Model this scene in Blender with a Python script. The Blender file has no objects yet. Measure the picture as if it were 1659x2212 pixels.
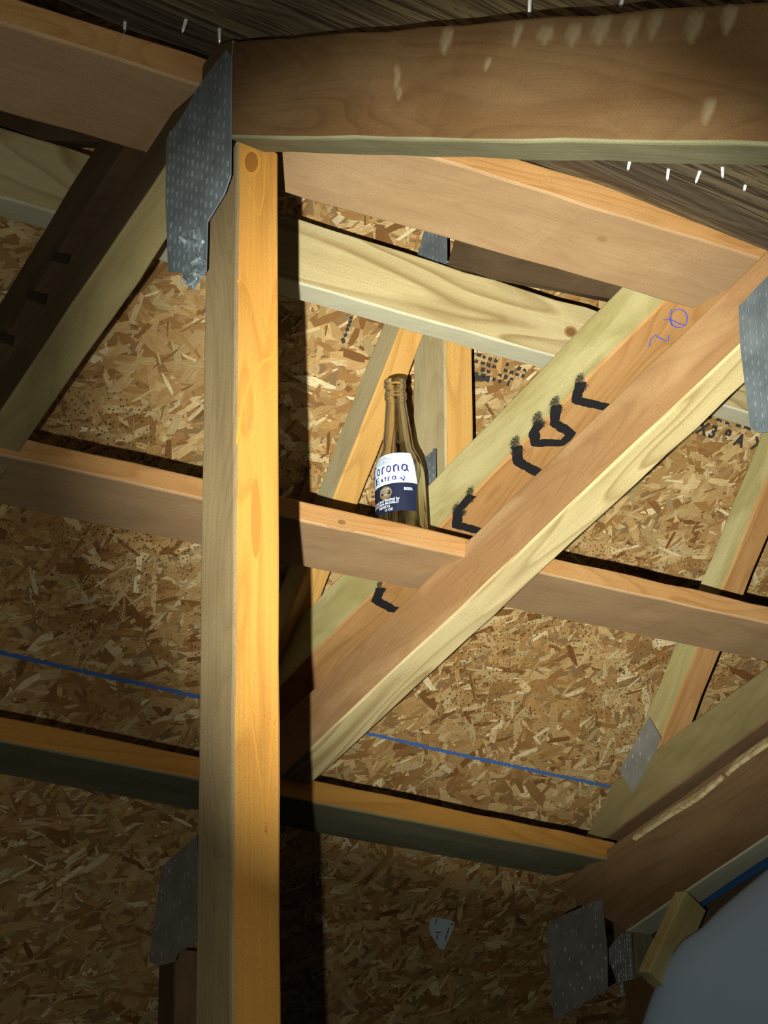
import bpy, bmesh, math, random
import numpy as np
from mathutils import Vector, Matrix

# ------------------------------------------------------------------ camera
F_PX, PITCH, ROLL = 4200.0, math.radians(22.0), math.radians(-0.1)
AZ, SL = math.radians(36.4), math.radians(21.5)
CAMZ = 1.6
F = Vector((0, math.cos(PITCH), math.sin(PITCH)))
U0 = Vector((0, -math.sin(PITCH), math.cos(PITCH))); R0 = Vector((1, 0, 0))
CR = R0*math.cos(ROLL) + U0*math.sin(ROLL)
CU = -R0*math.sin(ROLL) + U0*math.cos(ROLL)
CP = Vector((0, 0, CAMZ))
scene = bpy.context.scene
cd = bpy.data.cameras.new('camera'); cam = bpy.data.objects.new('camera', cd)
scene.collection.objects.link(cam); scene.camera = cam
cd.sensor_fit = 'VERTICAL'; cd.sensor_height = 24; cd.lens = F_PX/2212*24
cd.clip_start = .02; cd.clip_end = 50
M = Matrix((CR, CU, -F)).transposed().to_4x4(); M.translation = CP
cam.matrix_world = M

# ------------------------------------------------------------------ light: one hand torch held low left of the camera
w = bpy.data.worlds.new('world'); scene.world = w; w.use_nodes = True
w.node_tree.nodes['Background'].inputs[0].default_value = (.9, .95, 1, 1)
w.node_tree.nodes['Background'].inputs[1].default_value = .004
def un(x, y, Z):
    return CP + (F + CR*((x-829.5)/F_PX) + CU*((1106-y)/F_PX))*Z
ld = bpy.data.lights.new('torch', 'SPOT'); lt = bpy.data.objects.new('torch', ld)
scene.collection.objects.link(lt)
lt.location = CP - CR*.056 - CU*.044
ld.energy = 440; ld.color = (1.0, 1.0, .85); ld.spot_size = math.radians(28.5); ld.spot_blend = 1.0
ld.shadow_soft_size = .0035
aim = un(1150, 950, 2.2) - lt.location
lt.rotation_euler = aim.to_track_quat('-Z', 'Y').to_euler()
sd = bpy.data.lights.new('torch_spill', 'POINT'); so = bpy.data.objects.new('torch_spill', sd)
scene.collection.objects.link(so); so.location = lt.location
sd.energy = 29; sd.color = (1.0, 1.0, .84); sd.shadow_soft_size = .0035
scene.view_settings.view_transform = 'Standard'; scene.view_settings.look = 'None'
scene.view_settings.exposure = 0.0; scene.view_settings.gamma = 1
scene.view_settings.use_curve_mapping = False

# ------------------------------------------------------------------ directions of the building
V = Vector((0, 0, 1)); D1 = Vector((math.cos(AZ), math.sin(AZ), 0)); D2 = Vector((-math.sin(AZ), math.cos(AZ), 0))
def down(a): a = math.radians(a); return D2*math.cos(a) - V*math.sin(a)
def down_up(a): a = math.radians(a); return D2*math.sin(a) + V*math.cos(a)
S = math.degrees(SL)
L = down(S); LU = down_up(S); RR = down(-S); RU = down_up(-S)
def along(x0, y0, Z, d, x, y):
    P = un(x0, y0, Z) - CP; r = un(x, y, 1) - CP
    a, b, c = r.dot(r), r.dot(d), d.dot(d); e, g = r.dot(P), d.dot(P)
    det = -a*c + b*b
    return (-e*c + b*g)/det          # depth on the ray nearest to the line
def on_plane(x, y, P0, n):
    r = un(x, y, 1) - CP
    return CP + r*((P0-CP).dot(n)/r.dot(n))

col = scene.collection
def tag(o, label=None, cat=None, group=None, kind=None):
    if label: o['label'] = label
    if cat: o['category'] = cat
    if group: o['group'] = group
    if kind: o['kind'] = kind
    return o
def empty(name, loc, label, cat, group=None):
    o = bpy.data.objects.new(name, None); col.objects.link(o); o.location = loc; o.empty_display_size = .05
    return tag(o, label, cat, group)
def link(name, me, mats, parent=None, mat4=None):
    o = bpy.data.objects.new(name, me); col.objects.link(o)
    for m in (mats if isinstance(mats, (list, tuple)) else [mats]): me.materials.append(m)
    if mat4 is not None: o.matrix_world = mat4
    if parent is not None:
        o.parent = parent
        pm = Matrix.Translation(parent.location) if parent.parent is None and parent.type == 'EMPTY' else world_of(parent)
        o.matrix_parent_inverse = pm.inverted()
    return o
def world_of(o):
    m = o.matrix_basis.copy()
    if o.parent: m = world_of(o.parent) @ o.matrix_parent_inverse @ m
    return m

# ------------------------------------------------------------------ materials
def nodes(name):
    m = bpy.data.materials.new(name); m.use_nodes = True
    nt = m.node_tree; b = nt.nodes['Principled BSDF']
    return m, nt, b
def N(nt, t, **kw):
    n = nt.nodes.new(t)
    for k, v in kw.items():
        if k.startswith('i_'): n.inputs[k[2:].replace('_', ' ')].default_value = v
        else: setattr(n, k, v)
    return n
def ramp(nt, fac, stops):
    r = nt.nodes.new('ShaderNodeValToRGB'); e = r.color_ramp.elements
    while len(e) < len(stops): e.new(.5)
    for i, (p, c) in enumerate(stops):
        e[i].position = p; e[i].color = (*c, 1) if len(c) == 3 else c
    nt.links.new(fac, r.inputs[0]); return r.outputs[0]
def mix(nt, fac, a, b, mode='MIX'):
    n = nt.nodes.new('ShaderNodeMix'); n.data_type = 'RGBA'; n.blend_type = mode
    for s, v in ((n.inputs[0], fac), (n.inputs[6], a), (n.inputs[7], b)):
        if hasattr(v, 'links'): nt.links.new(v, s)
        else: s.default_value = v if isinstance(v, float) else (*v, 1)
    return n.outputs[2]
def noise(nt, vec, scale, detail=4, dist=0, rough=.5):
    n = N(nt, 'ShaderNodeTexNoise'); n.inputs['Scale'].default_value = scale
    n.inputs['Detail'].default_value = detail; n.inputs['Distortion'].default_value = dist
    n.inputs['Roughness'].default_value = rough
    nt.links.new(vec, n.inputs['Vector']); return n.outputs[0]
def mapping(nt, vec, sc, loc=(0, 0, 0)):
    m = N(nt, 'ShaderNodeMapping'); m.inputs['Scale'].default_value = sc; m.inputs['Location'].default_value = loc
    nt.links.new(vec, m.inputs['Vector']); return m.outputs[0]

def wood(name, light, dark, grain=.55, ring=22, seed=0, blotch=None, bl=.5, rough=.6, knots=0.0, along_s=.09):
    """sawn softwood; local X is the grain direction"""
    m, nt, b = nodes(name); lk = nt.links.new
    tc = N(nt, 'ShaderNodeTexCoord'); oi = N(nt, 'ShaderNodeObjectInfo')
    add = N(nt, 'ShaderNodeVectorMath', operation='ADD'); mul = N(nt, 'ShaderNodeVectorMath', operation='SCALE')
    cmb = N(nt, 'ShaderNodeCombineXYZ'); lk(oi.outputs['Random'], cmb.inputs[0]); lk(oi.outputs['Random'], cmb.inputs[2])
    lk(cmb.outputs[0], mul.inputs[0]); mul.inputs['Scale'].default_value = 7
    lk(tc.outputs['Object'], add.inputs[0]); lk(mul.outputs[0], add.inputs[1])
    off = mapping(nt, add.outputs[0], (1, 1, 1), (seed*1.37, seed*.71, seed*.33))
    st = mapping(nt, off, (along_s, 1, 1))
    # growth rings: a slow field across the board, cut into bands
    f = noise(nt, mapping(nt, off, (.16, 1, 1)), 16, 1, .35)
    sc = N(nt, 'ShaderNodeMath', operation='MULTIPLY'); lk(f, sc.inputs[0]); sc.inputs[1].default_value = ring
    sn = N(nt, 'ShaderNodeMath', operation='FRACT'); lk(sc.outputs[0], sn.inputs[0])
    rings = ramp(nt, sn.outputs[0], [(0, (0, 0, 0)), (.55, (.25, .25, .25)), (.86, (1, 1, 1)), (1, (.05, .05, .05))])
    fine = noise(nt, mapping(nt, off, (.02, 1, 1)), 420, 3)
    fib = ramp(nt, fine, [(.3, (0, 0, 0)), (.75, (1, 1, 1))])
    big = noise(nt, st, 14, 3)
    c = mix(nt, rings, light, dark)
    c0 = mix(nt, float(grain), light, c)
    c1 = mix(nt, ramp(nt, fib, [(0, (0, 0, 0)), (1, (.32, .32, .32))]), c0, dark)
    c2 = mix(nt, ramp(nt, big, [(.35, (0, 0, 0)), (.7, (.3, .3, .3))]), c1, tuple(x*.62 for x in light))
    if blotch is not None:
        bn = noise(nt, mapping(nt, off, (.35, 1, 1)), 20, 4, .4)
        c2 = mix(nt, ramp(nt, bn, [(.47, (0, 0, 0)), (.64, (bl, bl, bl))]), c2, blotch)
    if knots:
        v = N(nt, 'ShaderNodeTexVoronoi'); v.inputs['Scale'].default_value = 7
        lk(mapping(nt, off, (.62, 1, 1)), v.inputs['Vector'])
        k = ramp(nt, v.outputs['Distance'], [(0, (1, 1, 1)), (.04, (.7, .7, .7)), (.07, (.25, .25, .25)), (.10, (.1, .1, .1)), (.13, (0, 0, 0))])
        c2 = mix(nt, k, c2, tuple(x*knots for x in dark))
    # fine dirt
    dn = noise(nt, off, 900, 2)
    c3 = mix(nt, ramp(nt, dn, [(.3, (.35, .35, .35)), (.5, (0, 0, 0))]), c2, tuple(x*.55 for x in dark))
    lk(c3, b.inputs['Base Color']); b.inputs['Roughness'].default_value = rough
    b.inputs['Specular IOR Level'].default_value = .25
    bp = N(nt, 'ShaderNodeBump'); bp.inputs['Strength'].default_value = .25; bp.inputs['Distance'].default_value = .0008
    lk(fine, bp.inputs['Height']); lk(bp.outputs[0], b.inputs['Normal'])
    return m

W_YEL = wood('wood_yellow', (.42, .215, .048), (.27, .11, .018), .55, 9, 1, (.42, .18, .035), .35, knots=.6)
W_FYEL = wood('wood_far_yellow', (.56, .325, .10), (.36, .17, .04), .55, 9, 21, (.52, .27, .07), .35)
W_GREY = wood('wood_weathered_shaded', (.185, .135, .07), (.095, .066, .034), .4, 20, 2, (.24, .18, .10), .4)  # weathered grey, with the dimness of a grazing-lit side put into the colour
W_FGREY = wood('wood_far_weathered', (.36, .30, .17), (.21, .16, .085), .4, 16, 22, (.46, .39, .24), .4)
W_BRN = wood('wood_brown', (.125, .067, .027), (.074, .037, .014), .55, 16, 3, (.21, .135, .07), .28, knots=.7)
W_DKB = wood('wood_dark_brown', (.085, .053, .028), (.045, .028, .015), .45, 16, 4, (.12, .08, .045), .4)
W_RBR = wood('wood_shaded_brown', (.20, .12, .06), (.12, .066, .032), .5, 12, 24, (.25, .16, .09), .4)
W_PNK = wood('wood_pink', (.43, .275, .15), (.30, .17, .085), .3, 14, 31, (.5, .34, .19), .35)
W_ORG = wood('wood_orange', (.44, .235, .09), (.27, .12, .035), .6, 14, 6, (.5, .31, .14), .3, knots=.7)
W_TAN = wood('wood_tan', (.31, .172, .078), (.20, .10, .042), .4, 16, 7, (.48, .32, .17), .4)
W_PALE = wood('wood_pale', (.60, .49, .26), (.30, .20, .08), .95, 9, 8, (.66, .56, .34), .3)
W_WHT = wood('wood_white', (.60, .58, .44), (.50, .46, .31), .4, 12, 9)
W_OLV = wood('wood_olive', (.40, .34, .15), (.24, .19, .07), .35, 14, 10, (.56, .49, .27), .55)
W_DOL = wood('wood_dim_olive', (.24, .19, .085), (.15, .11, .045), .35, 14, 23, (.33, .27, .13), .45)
W_GRN = wood('wood_green', (.20, .19, .11), (.12, .11, .06), .3, 14, 11, (.27, .26, .17), .5)

def plain(name, c, rough=.6, metal=0, spec=.4):
    m, nt, b = nodes(name); b.inputs['Base Color'].default_value = (*c, 1)
    b.inputs['Roughness'].default_value = rough; b.inputs['Metallic'].default_value = metal
    b.inputs['Specular IOR Level'].default_value = spec
    return m
def galv(name, c, c2):
    m, nt, b = nodes(name); lk = nt.links.new
    tc = N(nt, 'ShaderNodeTexCoord')
    v = N(nt, 'ShaderNodeTexVoronoi'); v.inputs['Scale'].default_value = 160; lk(tc.outputs['Object'], v.inputs['Vector'])
    n = noise(nt, tc.outputs['Object'], 30, 4)
    lk(mix(nt, ramp(nt, n, [(.35, (0, 0, 0)), (.65, (1, 1, 1))]), c, c2), b.inputs['Base Color'])
    b.inputs['Metallic'].default_value = .45
    lk(ramp(nt, v.outputs['Color'], [(0, (.42, .42, .42)), (1, (.62, .62, .62))]), b.inputs['Roughness'])
    return m
GALV = galv('galvanised_steel', (.12, .148, .172), (.19, .225, .255))
GALVD = galv('dull_galvanised_steel', (.24, .24, .235), (.32, .32, .31))
STEEL = plain('bright_nail', (.9, .92, .95), .4, .6)
BLACK = plain('black_spray_paint', (.012, .012, .014), .55)
BLUEINK = plain('blue_marker_ink', (.10, .10, .42), .6)
CHALK = plain('blue_chalk', (.045, .12, .36), .9)

NF = {}
# ------------------------------------------------------------------ beams
def beam(name, p0, p1, Z0, axis, adir, a, bdir, b, mats, parent=None, Z1=None, ext0=0, ext1=0,
         taper=(0, 0), clips=(), bev=.0022, jit=.0006, seed=0, endb0=0):
    """sawn board. p0->p1 is its visible arris; face one runs `a` along adir, face two `b` along bdir"""
    A = un(p0[0], p0[1], Z0)
    if Z1 is None: Z1 = along(p0[0], p0[1], Z0, axis, p1[0], p1[1])
    B = un(p1[0], p1[1], Z1)
    X = (B-A).normalized(); A = A - X*ext0; B = B + X*ext1; ln = (B-A).length
    Y = (adir - X*adir.dot(X)).normalized(); Zd = X.cross(Y)
    sg = 1 if Zd.dot(bdir) > 0 else -1
    bm = bmesh.new(); rnd = random.Random(hash(name) % 1000 + seed + int(p0[0]))
    rnd = random.Random(seed*77 + int(p0[0]) + int(p0[1]))
    k = bev
    prof = [(k, 0), (a-k, 0), (a-k*.3, k*.3), (a, k), (a, b-k), (a-k*.3, b-k*.3), (a-k, b), (k, b), (k*.3, b-k*.3), (0, b-k), (0, k), (k*.3, k*.3)]
    nseg = max(4, int(ln/.045)); rings = []
    for i in range(nseg+1):
        t = i/nseg; r = []
        jx, jy = rnd.gauss(0, jit), rnd.gauss(0, jit)
        for (y, z) in prof:
            x = t*ln
            if i == 0: x += endb0*(z/b)
            yy = y + (jx if y > a/2 else -jx*.5) + rnd.gauss(0, jit*.25)
            zz = z + (jy if z > b/2 else -jy*.5) + rnd.gauss(0, jit*.25)
            r.append(bm.verts.new((x, yy, zz*sg)))
        rings.append(r)
    n = len(prof)
    for i in range(nseg):
        for j in range(n):
            f = bm.faces.new((rings[i][j], rings[i][(j+1) % n], rings[i+1][(j+1) % n], rings[i+1][j]))
            y = (prof[j][0]+prof[(j+1) % n][0])/2; z = (prof[j][1]+prof[(j+1) % n][1])/2
            # face one: z==0 side ; face two: y==0 side
            f.material_index = 1 if (y < k*.9 and len(mats) > 1) else 0
            f.smooth = False
    bm.faces.new(rings[0][::-1]); bm.faces.new(rings[-1])
    Mw = Matrix((X, Y, Zd)).transposed().to_4x4(); Mw.translation = A
    inv = Mw.inverted()
    for (P, nrm) in clips:          # keep the side nrm points away from
        lp = inv @ P; ln_ = (inv.to_3x3() @ nrm).normalized()
        r = bmesh.ops.bisect_plane(bm, geom=bm.verts[:]+bm.edges[:]+bm.faces[:], plane_co=lp, plane_no=ln_, clear_outer=True)
        ed = [e for e in r['geom_cut'] if isinstance(e, bmesh.types.BMEdge)]
        if ed: bmesh.ops.holes_fill(bm, edges=ed)
    bmesh.ops.recalc_face_normals(bm, faces=bm.faces)
    me = bpy.data.meshes.new(name); bm.to_mesh(me); bm.free()
    o = link(name, me, list(mats), parent, Mw)
    o['_p'] = 0; del o['_p']
    NF[o.name] = -(Zd*sg)
    return o, A, X

def slab(name, pts, nrm, th, mat, parent=None, bend=0):
    """thin solid from an outline of world points on one plane"""
    bm = bmesh.new(); c = sum(pts, Vector())/len(pts)
    X = (pts[1]-pts[0]).normalized(); Z = nrm.normalized(); X = (X - Z*X.dot(Z)).normalized(); Y = Z.cross(X)
    lo = [Vector(((p-c).dot(X), (p-c).dot(Y), 0)) for p in pts]
    a = [bm.verts.new(p) for p in lo]; b = [bm.verts.new(p + Vector((0, 0, th))) for p in lo]
    bm.faces.new(a[::-1]); bm.faces.new(b)
    for i in range(len(a)): bm.faces.new((a[i], a[(i+1) % len(a)], b[(i+1) % len(a)], b[i]))
    bmesh.ops.recalc_face_normals(bm, faces=bm.faces)
    me = bpy.data.meshes.new(name); bm.to_mesh(me); bm.free()
    Mw = Matrix((X, Y, Z)).transposed().to_4x4(); Mw.translation = c
    return link(name, me, mat, parent, Mw)

def inside(p, poly):
    c = False; j = len(poly)-1
    for i in range(len(poly)):
        a, b = poly[i], poly[j]
        if (a[1] > p[1]) != (b[1] > p[1]) and p[0] < (b[0]-a[0])*(p[1]-a[1])/(b[1]-a[1]+1e-12)+a[0]: c = not c
        j = i
    return c

def nail_plate(parent, P0, px, label, mat=GALV, th=.0012, sx=.0075, sy=.0105, rag=1.0, keep=1.0, mslot=.5, grain=None, nrm=None):
    """pressed steel truss plate on the plane through P0 facing the camera (normal -D1) with rows of punched slots"""
    n = -D1 if nrm is None else nrm
    pts = [on_plane(x, y, P0 + n*.0008, n) for x, y in px]
    c = sum(pts, Vector())/len(pts)
    ax = D2 if grain is None else grain; ax = ax.normalized(); ay = n.cross(ax).normalized()
    poly = [((p-c).dot(ax), (p-c).dot(ay)) for p in pts]
    bm = bmesh.new()
    a = [bm.verts.new((x, y, 0)) for x, y in poly]; b = [bm.verts.new((x, y, th)) for x, y in poly]
    bm.faces.new(a[::-1]); bm.faces.new(b)
    for i in range(len(a)): bm.faces.new((a[i], a[(i+1) % len(a)], b[(i+1) % len(a)], b[i]))
    bmesh.ops.recalc_face_normals(bm, faces=bm.faces)
    me = bpy.data.meshes.new('nail_plate'); bm.to_mesh(me); bm.free()
    Mw = Matrix((ax, ay, ax.cross(ay))).transposed().to_4x4(); Mw.translation = c
    if ax.cross(ay).dot(n) < 0:
        Mw = Matrix((ax, -ay, -ax.cross(ay)*-1*-1)).transposed().to_4x4()
    o = link('nail_plate', me, mat, parent, Mw); o['label'] = label
    # raised lips round every punched slot, joined into one part
    rnd = random.Random(int(px[0][0])); vs, fs = [], []
    x0, x1 = min(p[0] for p in poly), max(p[0] for p in poly); y0, y1 = min(p[1] for p in poly), max(p[1] for p in poly)
    i = 0; x = x0+sx*.5
    while x < x1:
        y = y0 + sy*(.5 if i % 2 else .15)
        while y < y1:
            if inside((x, y), poly) and inside((x+.003, y), poly) and inside((x-.003, y), poly) and rnd.random() < keep:
                h = th + .0008*rnd.uniform(.5, 1.3); ww, hh = .0011, .0026
                k = len(vs)
                vs += [(x-ww, y-hh, th), (x+ww, y-hh, th), (x+ww, y+hh, th), (x-ww, y+hh, th), (x, y-hh*.5, h), (x, y+hh*.8, h)]
                fs += [(k, k+1, k+4), (k+1, k+2, k+5, k+4), (k+2, k+3, k+5), (k+3, k, k+4, k+5)]
            y += sy
        x += sx; i += 1
    me = bpy.data.meshes.new('plate_teeth'); me.from_pydata(vs, [], fs); me.update()
    t = link('plate_teeth', me, mat, o, Mw); t['kind'] = 'stuff'
    return o

def ribbon(name, px, P0, n, wd, mat, parent, lift=.0009, rag=.12, seed=1, dn=None, closed=False):
    """paint, chalk or ink laid on a surface: polyline given by sight lines onto the plane, with ragged edges"""
    n = n.normalized(); rnd = random.Random(seed)
    pts = [on_plane(x, y, P0 + n*lift, n) for x, y in px]
    if closed: pts.append(pts[0])
    # resample
    out = []
    for i in range(len(pts)-1):
        m_ = max(2, int((pts[i+1]-pts[i]).length/(wd*.35)))
        for j in range(m_): out.append(pts[i].lerp(pts[i+1], j/m_))
    out.append(pts[-1]); vs, fs = [], []
    c = out[0]
    for i, p in enumerate(out):
        t = (out[min(i+1, len(out)-1)] - out[max(i-1, 0)]).normalized(); s = n.cross(t)
        for sg in (-1, 1):
            vs.append(tuple(p + s*sg*wd/2*(1+rnd.uniform(-rag, rag)) - c))
    for i in range(len(out)-1): fs.append((2*i, 2*i+1, 2*i+3, 2*i+2))
    me = bpy.data.meshes.new(name); me.from_pydata(vs, [], fs); me.update()
    return link(name, me, mat, parent, Matrix.Translation(c))

# ------------------------------------------------------------------ OSB sheathing wall (the far slope)
OA = 50
OM = down(OA); ON = D1.cross(OM).normalized()
if ON.dot(F) > 0: ON = -ON
OP = un(1025, 850, 2.50)
def osb_mat(name, speck):
    m, nt, b = nodes(name); lk = nt.links.new
    at = N(nt, 'ShaderNodeAttribute'); at.attribute_name = 'strand_colour'
    tc = N(nt, 'ShaderNodeTexCoord'); uv = N(nt, 'ShaderNodeUVMap')
    g = noise(nt, mapping(nt, uv.outputs[0], (1, 1, 1)), 3.0, 4)
    c = mix(nt, ramp(nt, g, [(.4, (0, 0, 0)), (.68, (.62, .62, .62))]), at.outputs['Color'], (.16, .08, .025))
    v = N(nt, 'ShaderNodeTexVoronoi'); v.inputs['Scale'].default_value = 190; lk(tc.outputs['Object'], v.inputs['Vector'])
    sp = ramp(nt, v.outputs['Distance'], [(.19, (1, 1, 1)), (.34, (0, 0, 0))])
    dens = noise(nt, tc.outputs['Object'], 7, 3)
    sep = N(nt, 'ShaderNodeSeparateXYZ'); lk(tc.outputs['Object'], sep.inputs[0])
    band = ramp(nt, sep.outputs[1], [(0, (0, 0, 0)), (1, (0, 0, 0))])
    mp = N(nt, 'ShaderNodeMapRange'); lk(sep.outputs[1], mp.inputs[0])
    mp.inputs[1].default_value = speck[0]; mp.inputs[2].default_value = speck[0]+.02
    mp2 = N(nt, 'ShaderNodeMapRange'); lk(sep.outputs[1], mp2.inputs[0])
    mp2.inputs[1].default_value = speck[1]; mp2.inputs[2].default_value = speck[1]-.06
    mm = N(nt, 'ShaderNodeMath', operation='MULTIPLY'); lk(mp.outputs[0], mm.inputs[0]); lk(mp2.outputs[0], mm.inputs[1])
    dd = N(nt, 'ShaderNodeMath', operation='MULTIPLY'); lk(ramp(nt, dens, [(.38, (0, 0, 0)), (.52, (.85, .85, .85))]), dd.inputs[0]); lk(mm.outputs[0], dd.inputs[1])
    d3 = N(nt, 'ShaderNodeMath', operation='MULTIPLY'); lk(dd.outputs[0], d3.inputs[0]); lk(sp, d3.inputs[1])
    c = mix(nt, d3.outputs[0], c, (.035, .02, .01))
    lk(c, b.inputs['Base Color']); b.inputs['Roughness'].default_value = .5
    b.inputs['Specular IOR Level'].default_value = .3
    return m

def osb_xy(x, y):
    p = on_plane(x, y, OP, ON) - OP
    return p.dot(D1), p.dot(OM)
# y (OM) increases down the slope
chalk_y = (osb_xy(30, 1415)[1] + osb_xy(1320, 1700)[1])/2
OSB_M = osb_mat('osb_strands', (osb_xy(870, 900)[1]+.06, chalk_y + .005))
OX0, OX1, OY0, OY1 = -1.35, 1.9, -.62, 1.35
Z_ = ON; 
if D1.cross(OM).dot(ON) < 0: YY = OM
OMat = Matrix((D1, OM, D1.cross(OM))).transposed().to_4x4(); OMat.translation = OP
sgn = 1 if D1.cross(OM).dot(ON) > 0 else -1      # strands rise toward the camera
base_m = plain('osb_core', (.20, .12, .05), .8)
def box_mesh(name, x0, x1, y0, y1, z0, z1):
    v = [(x, y, z) for x in (x0, x1) for y in (y0, y1) for z in (z0, z1)]
    f = [(0, 1, 3, 2), (4, 6, 7, 5), (0, 4, 5, 1), (2, 3, 7, 6), (0, 2, 6, 4), (1, 5, 7, 3)]
    me = bpy.data.meshes.new(name); me.from_pydata(v, [], f); me.update(); return me
wall = link('wall_far', box_mesh('wall_far', OX0, OX1, OY0, OY1, *sorted((-.0115*sgn, 0))), base_m, None, OMat)
tag(wall, 'sloping strand board sheathing behind the roof framing', kind='structure'); wall['kind'] = 'structure'
del wall['label']

PAL = np.array([(.42, .28, .12), (.36, .225, .088), (.48, .35, .165), (.30, .17, .06), (.56, .44, .235), (.24, .125, .042), (.66, .57, .36), (.17, .08, .026), (.40, .32, .16)])
PW = np.array([.22, .2, .16, .13, .09, .08, .035, .035, .05]); PW = PW/PW.sum(); PAL = PAL*np.array([1.06, 1.0, .98])
def strands(nf, x0, x1, y0, y1, seed, lmin=.010, lmax=.05, height=.0016, wr=(.1, .48), pw=None):
    r = np.random.default_rng(seed)
    cx = r.uniform(x0, x1, nf); cy = r.uniform(y0, y1, nf)
    th = np.where(r.random(nf) < .55, r.normal(-.35, .5, nf), r.uniform(-math.pi, math.pi, nf))
    ln = r.uniform(lmin, lmax, nf)*np.where(r.random(nf) < .12, 1.5, 1.0); wd = ln*r.uniform(wr[0], wr[1], nf)
    wd = np.clip(wd, .0022, .015)
    z = r.uniform(.0001, height, nf)
    base = np.array([(-.5, -.38), (-.42, .5), (.1, .56), (.46, .46), (.54, -.3), (.05, -.5)])
    P = base[None] + r.normal(0, .09, (nf, 6, 2))
    px = P[:, :, 0]*ln[:, None]; py = P[:, :, 1]*wd[:, None]
    c, s = np.cos(th)[:, None], np.sin(th)[:, None]
    X = cx[:, None]+px*c-py*s; Y = cy[:, None]+px*s+py*c
    tx, ty = r.normal(0, .018, nf)[:, None], r.normal(0, .03, nf)[:, None]
    Zc = z[:, None] + px*tx + py*ty
    Zc = np.maximum(Zc, .00005)
    X = np.clip(X, x0, x1); Y = np.clip(Y, y0, y1)
    vs = np.stack([X, Y, Zc*sgn], -1).reshape(-1, 3)
    me = bpy.data.meshes.new('strands')
    me.vertices.add(len(vs)); me.vertices.foreach_set('co', vs.ravel())
    order = np.arange(nf*6).reshape(nf, 6)
    if sgn < 0: order = order[:, ::-1]
    # base goes clockwise; flip so that faces look up
    order = order[:, ::-1]
    me.loops.add(nf*6); me.loops.foreach_set('vertex_index', order.ravel())
    me.polygons.add(nf); me.polygons.foreach_set('loop_start', np.arange(nf)*6)
    colr = PAL[r.choice(len(PAL), nf, p=PW if pw is None else pw)]*r.uniform(.8, 1.15, (nf, 1))
    ca = me.color_attributes.new('strand_colour', 'FLOAT_COLOR', 'CORNER')
    c4 = np.concatenate([colr, np.ones((nf, 1))], 1); c4 = np.repeat(c4, 6, 0)
    ca.data.foreach_set('color', c4.ravel())
    uvl = me.uv_layers.new(name='grain')
    u = (px*22 + cx[:, None]*90); v = (py*420 + cy[:, None]*70)
    uvv = np.stack([u, v], -1)
    uvv = np.take_along_axis(uvv, np.broadcast_to((order % 6)[:, :, None], uvv.shape), 1)
    uvl.data.foreach_set('uv', uvv.reshape(-1))
    me.update(calc_edges=True); me.validate()
    return me
st = link('strand', strands(82000, OX0, OX1, OY0, OY1, 5, .008, .046, .0016, (.07, .42)), OSB_M, wall, OMat); st['kind'] = 'stuff'
st2 = link('strand', strands(300, OX0, OX1, OY0, OY1, 9, .03, .075, .0022), OSB_M, wall, OMat); st2['kind'] = 'stuff'

for sd_, nf_, w0, w1, pw_ in ((11, 3800, .06, .2, [.0, .05, .1, 0, .3, 0, .4, 0, .15]), (12, 2600, .06, .22, [0, 0, 0, .2, 0, .4, 0, .4, 0])):
    o_ = link('strand', strands(nf_, OX0, OX1, OY0, OY1, sd_, .012, .045, .0024, (w0, w1), pw_), OSB_M, wall, OMat); o_['kind'] = 'stuff'
# chalk lines and stamps
def osb_pt(x, y): return on_plane(x, y, OP, ON)
ch = ribbon('chalk_line', [(-40, 1400), (60, 1423), (200, 1455), (330, 1483), (460, 1513)], OP, ON, .0052, CHALK, wall, .0030, .35, 3)
ch = ribbon('chalk_line', [(740, 1572), (850, 1597), (1000, 1632), (1150, 1664), (1340, 1705)], OP, ON, .0048, CHALK, wall, .0030, .45, 4)

INK = plain('black_stamp_ink', (.03, .028, .025), .8)
def text_mesh(s, size, extr=0.0, bold=.02):
    cu = bpy.data.curves.new('text', 'FONT'); cu.body = s; cu.size = size; cu.extrude = extr; cu.offset = size*bold
    o = bpy.data.objects.new('text_tmp', cu); col.objects.link(o)
    bpy.context.view_layer.update()
    dg = bpy.context.evaluated_depsgraph_get()
    me = bpy.data.meshes.new_from_object(o.evaluated_get(dg))
    bpy.data.objects.remove(o); return me
def stamp(name, s, px, py, dirv, size, mat, parent, flip=False, lift=.0030):
    me = text_mesh(s, size, 0, .045); P = on_plane(px, py, OP + ON*lift, ON)
    X = dirv.normalized(); Z = ON; Y = Z.cross(X)
    Mw = Matrix((X, Y, Z)).transposed().to_4x4(); Mw.translation = P
    return link(name, me, mat, parent, Mw)
for c_, x, y in (('X', 1503, 934), ('3', 1528, 943), ('8', 1558, 951), ('A', 1584, 960), ('X', 1622, 968)):
    stamp('stamped_text', c_, x, y, D1, .025, INK, wall)
for a, b in (((1514, 895), (1524, 899)), ((1526, 899), (1537, 904)), ((1547, 905), (1559, 910)), ((1567, 912), (1575, 916)), ((1590, 918), (1600, 922)), ((1607, 922), (1622, 928))):
    ribbon('stamped_dash', [a, b], OP, ON, .0042, INK, wall, .0032, .3, 7)
for q, (x, y) in enumerate(((758, 686), (756, 694), (753, 702), (750, 711), (746, 723), (741, 735))):
    ribbon('stamped_dash', [(x-3.5, y+2.5), (x+4, y-1)], OP, ON, (.0045, .0042, .004, .0055, .0055, .006)[q], INK, wall, .0032, .3, q)
rs_ = random.Random(8)
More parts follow.
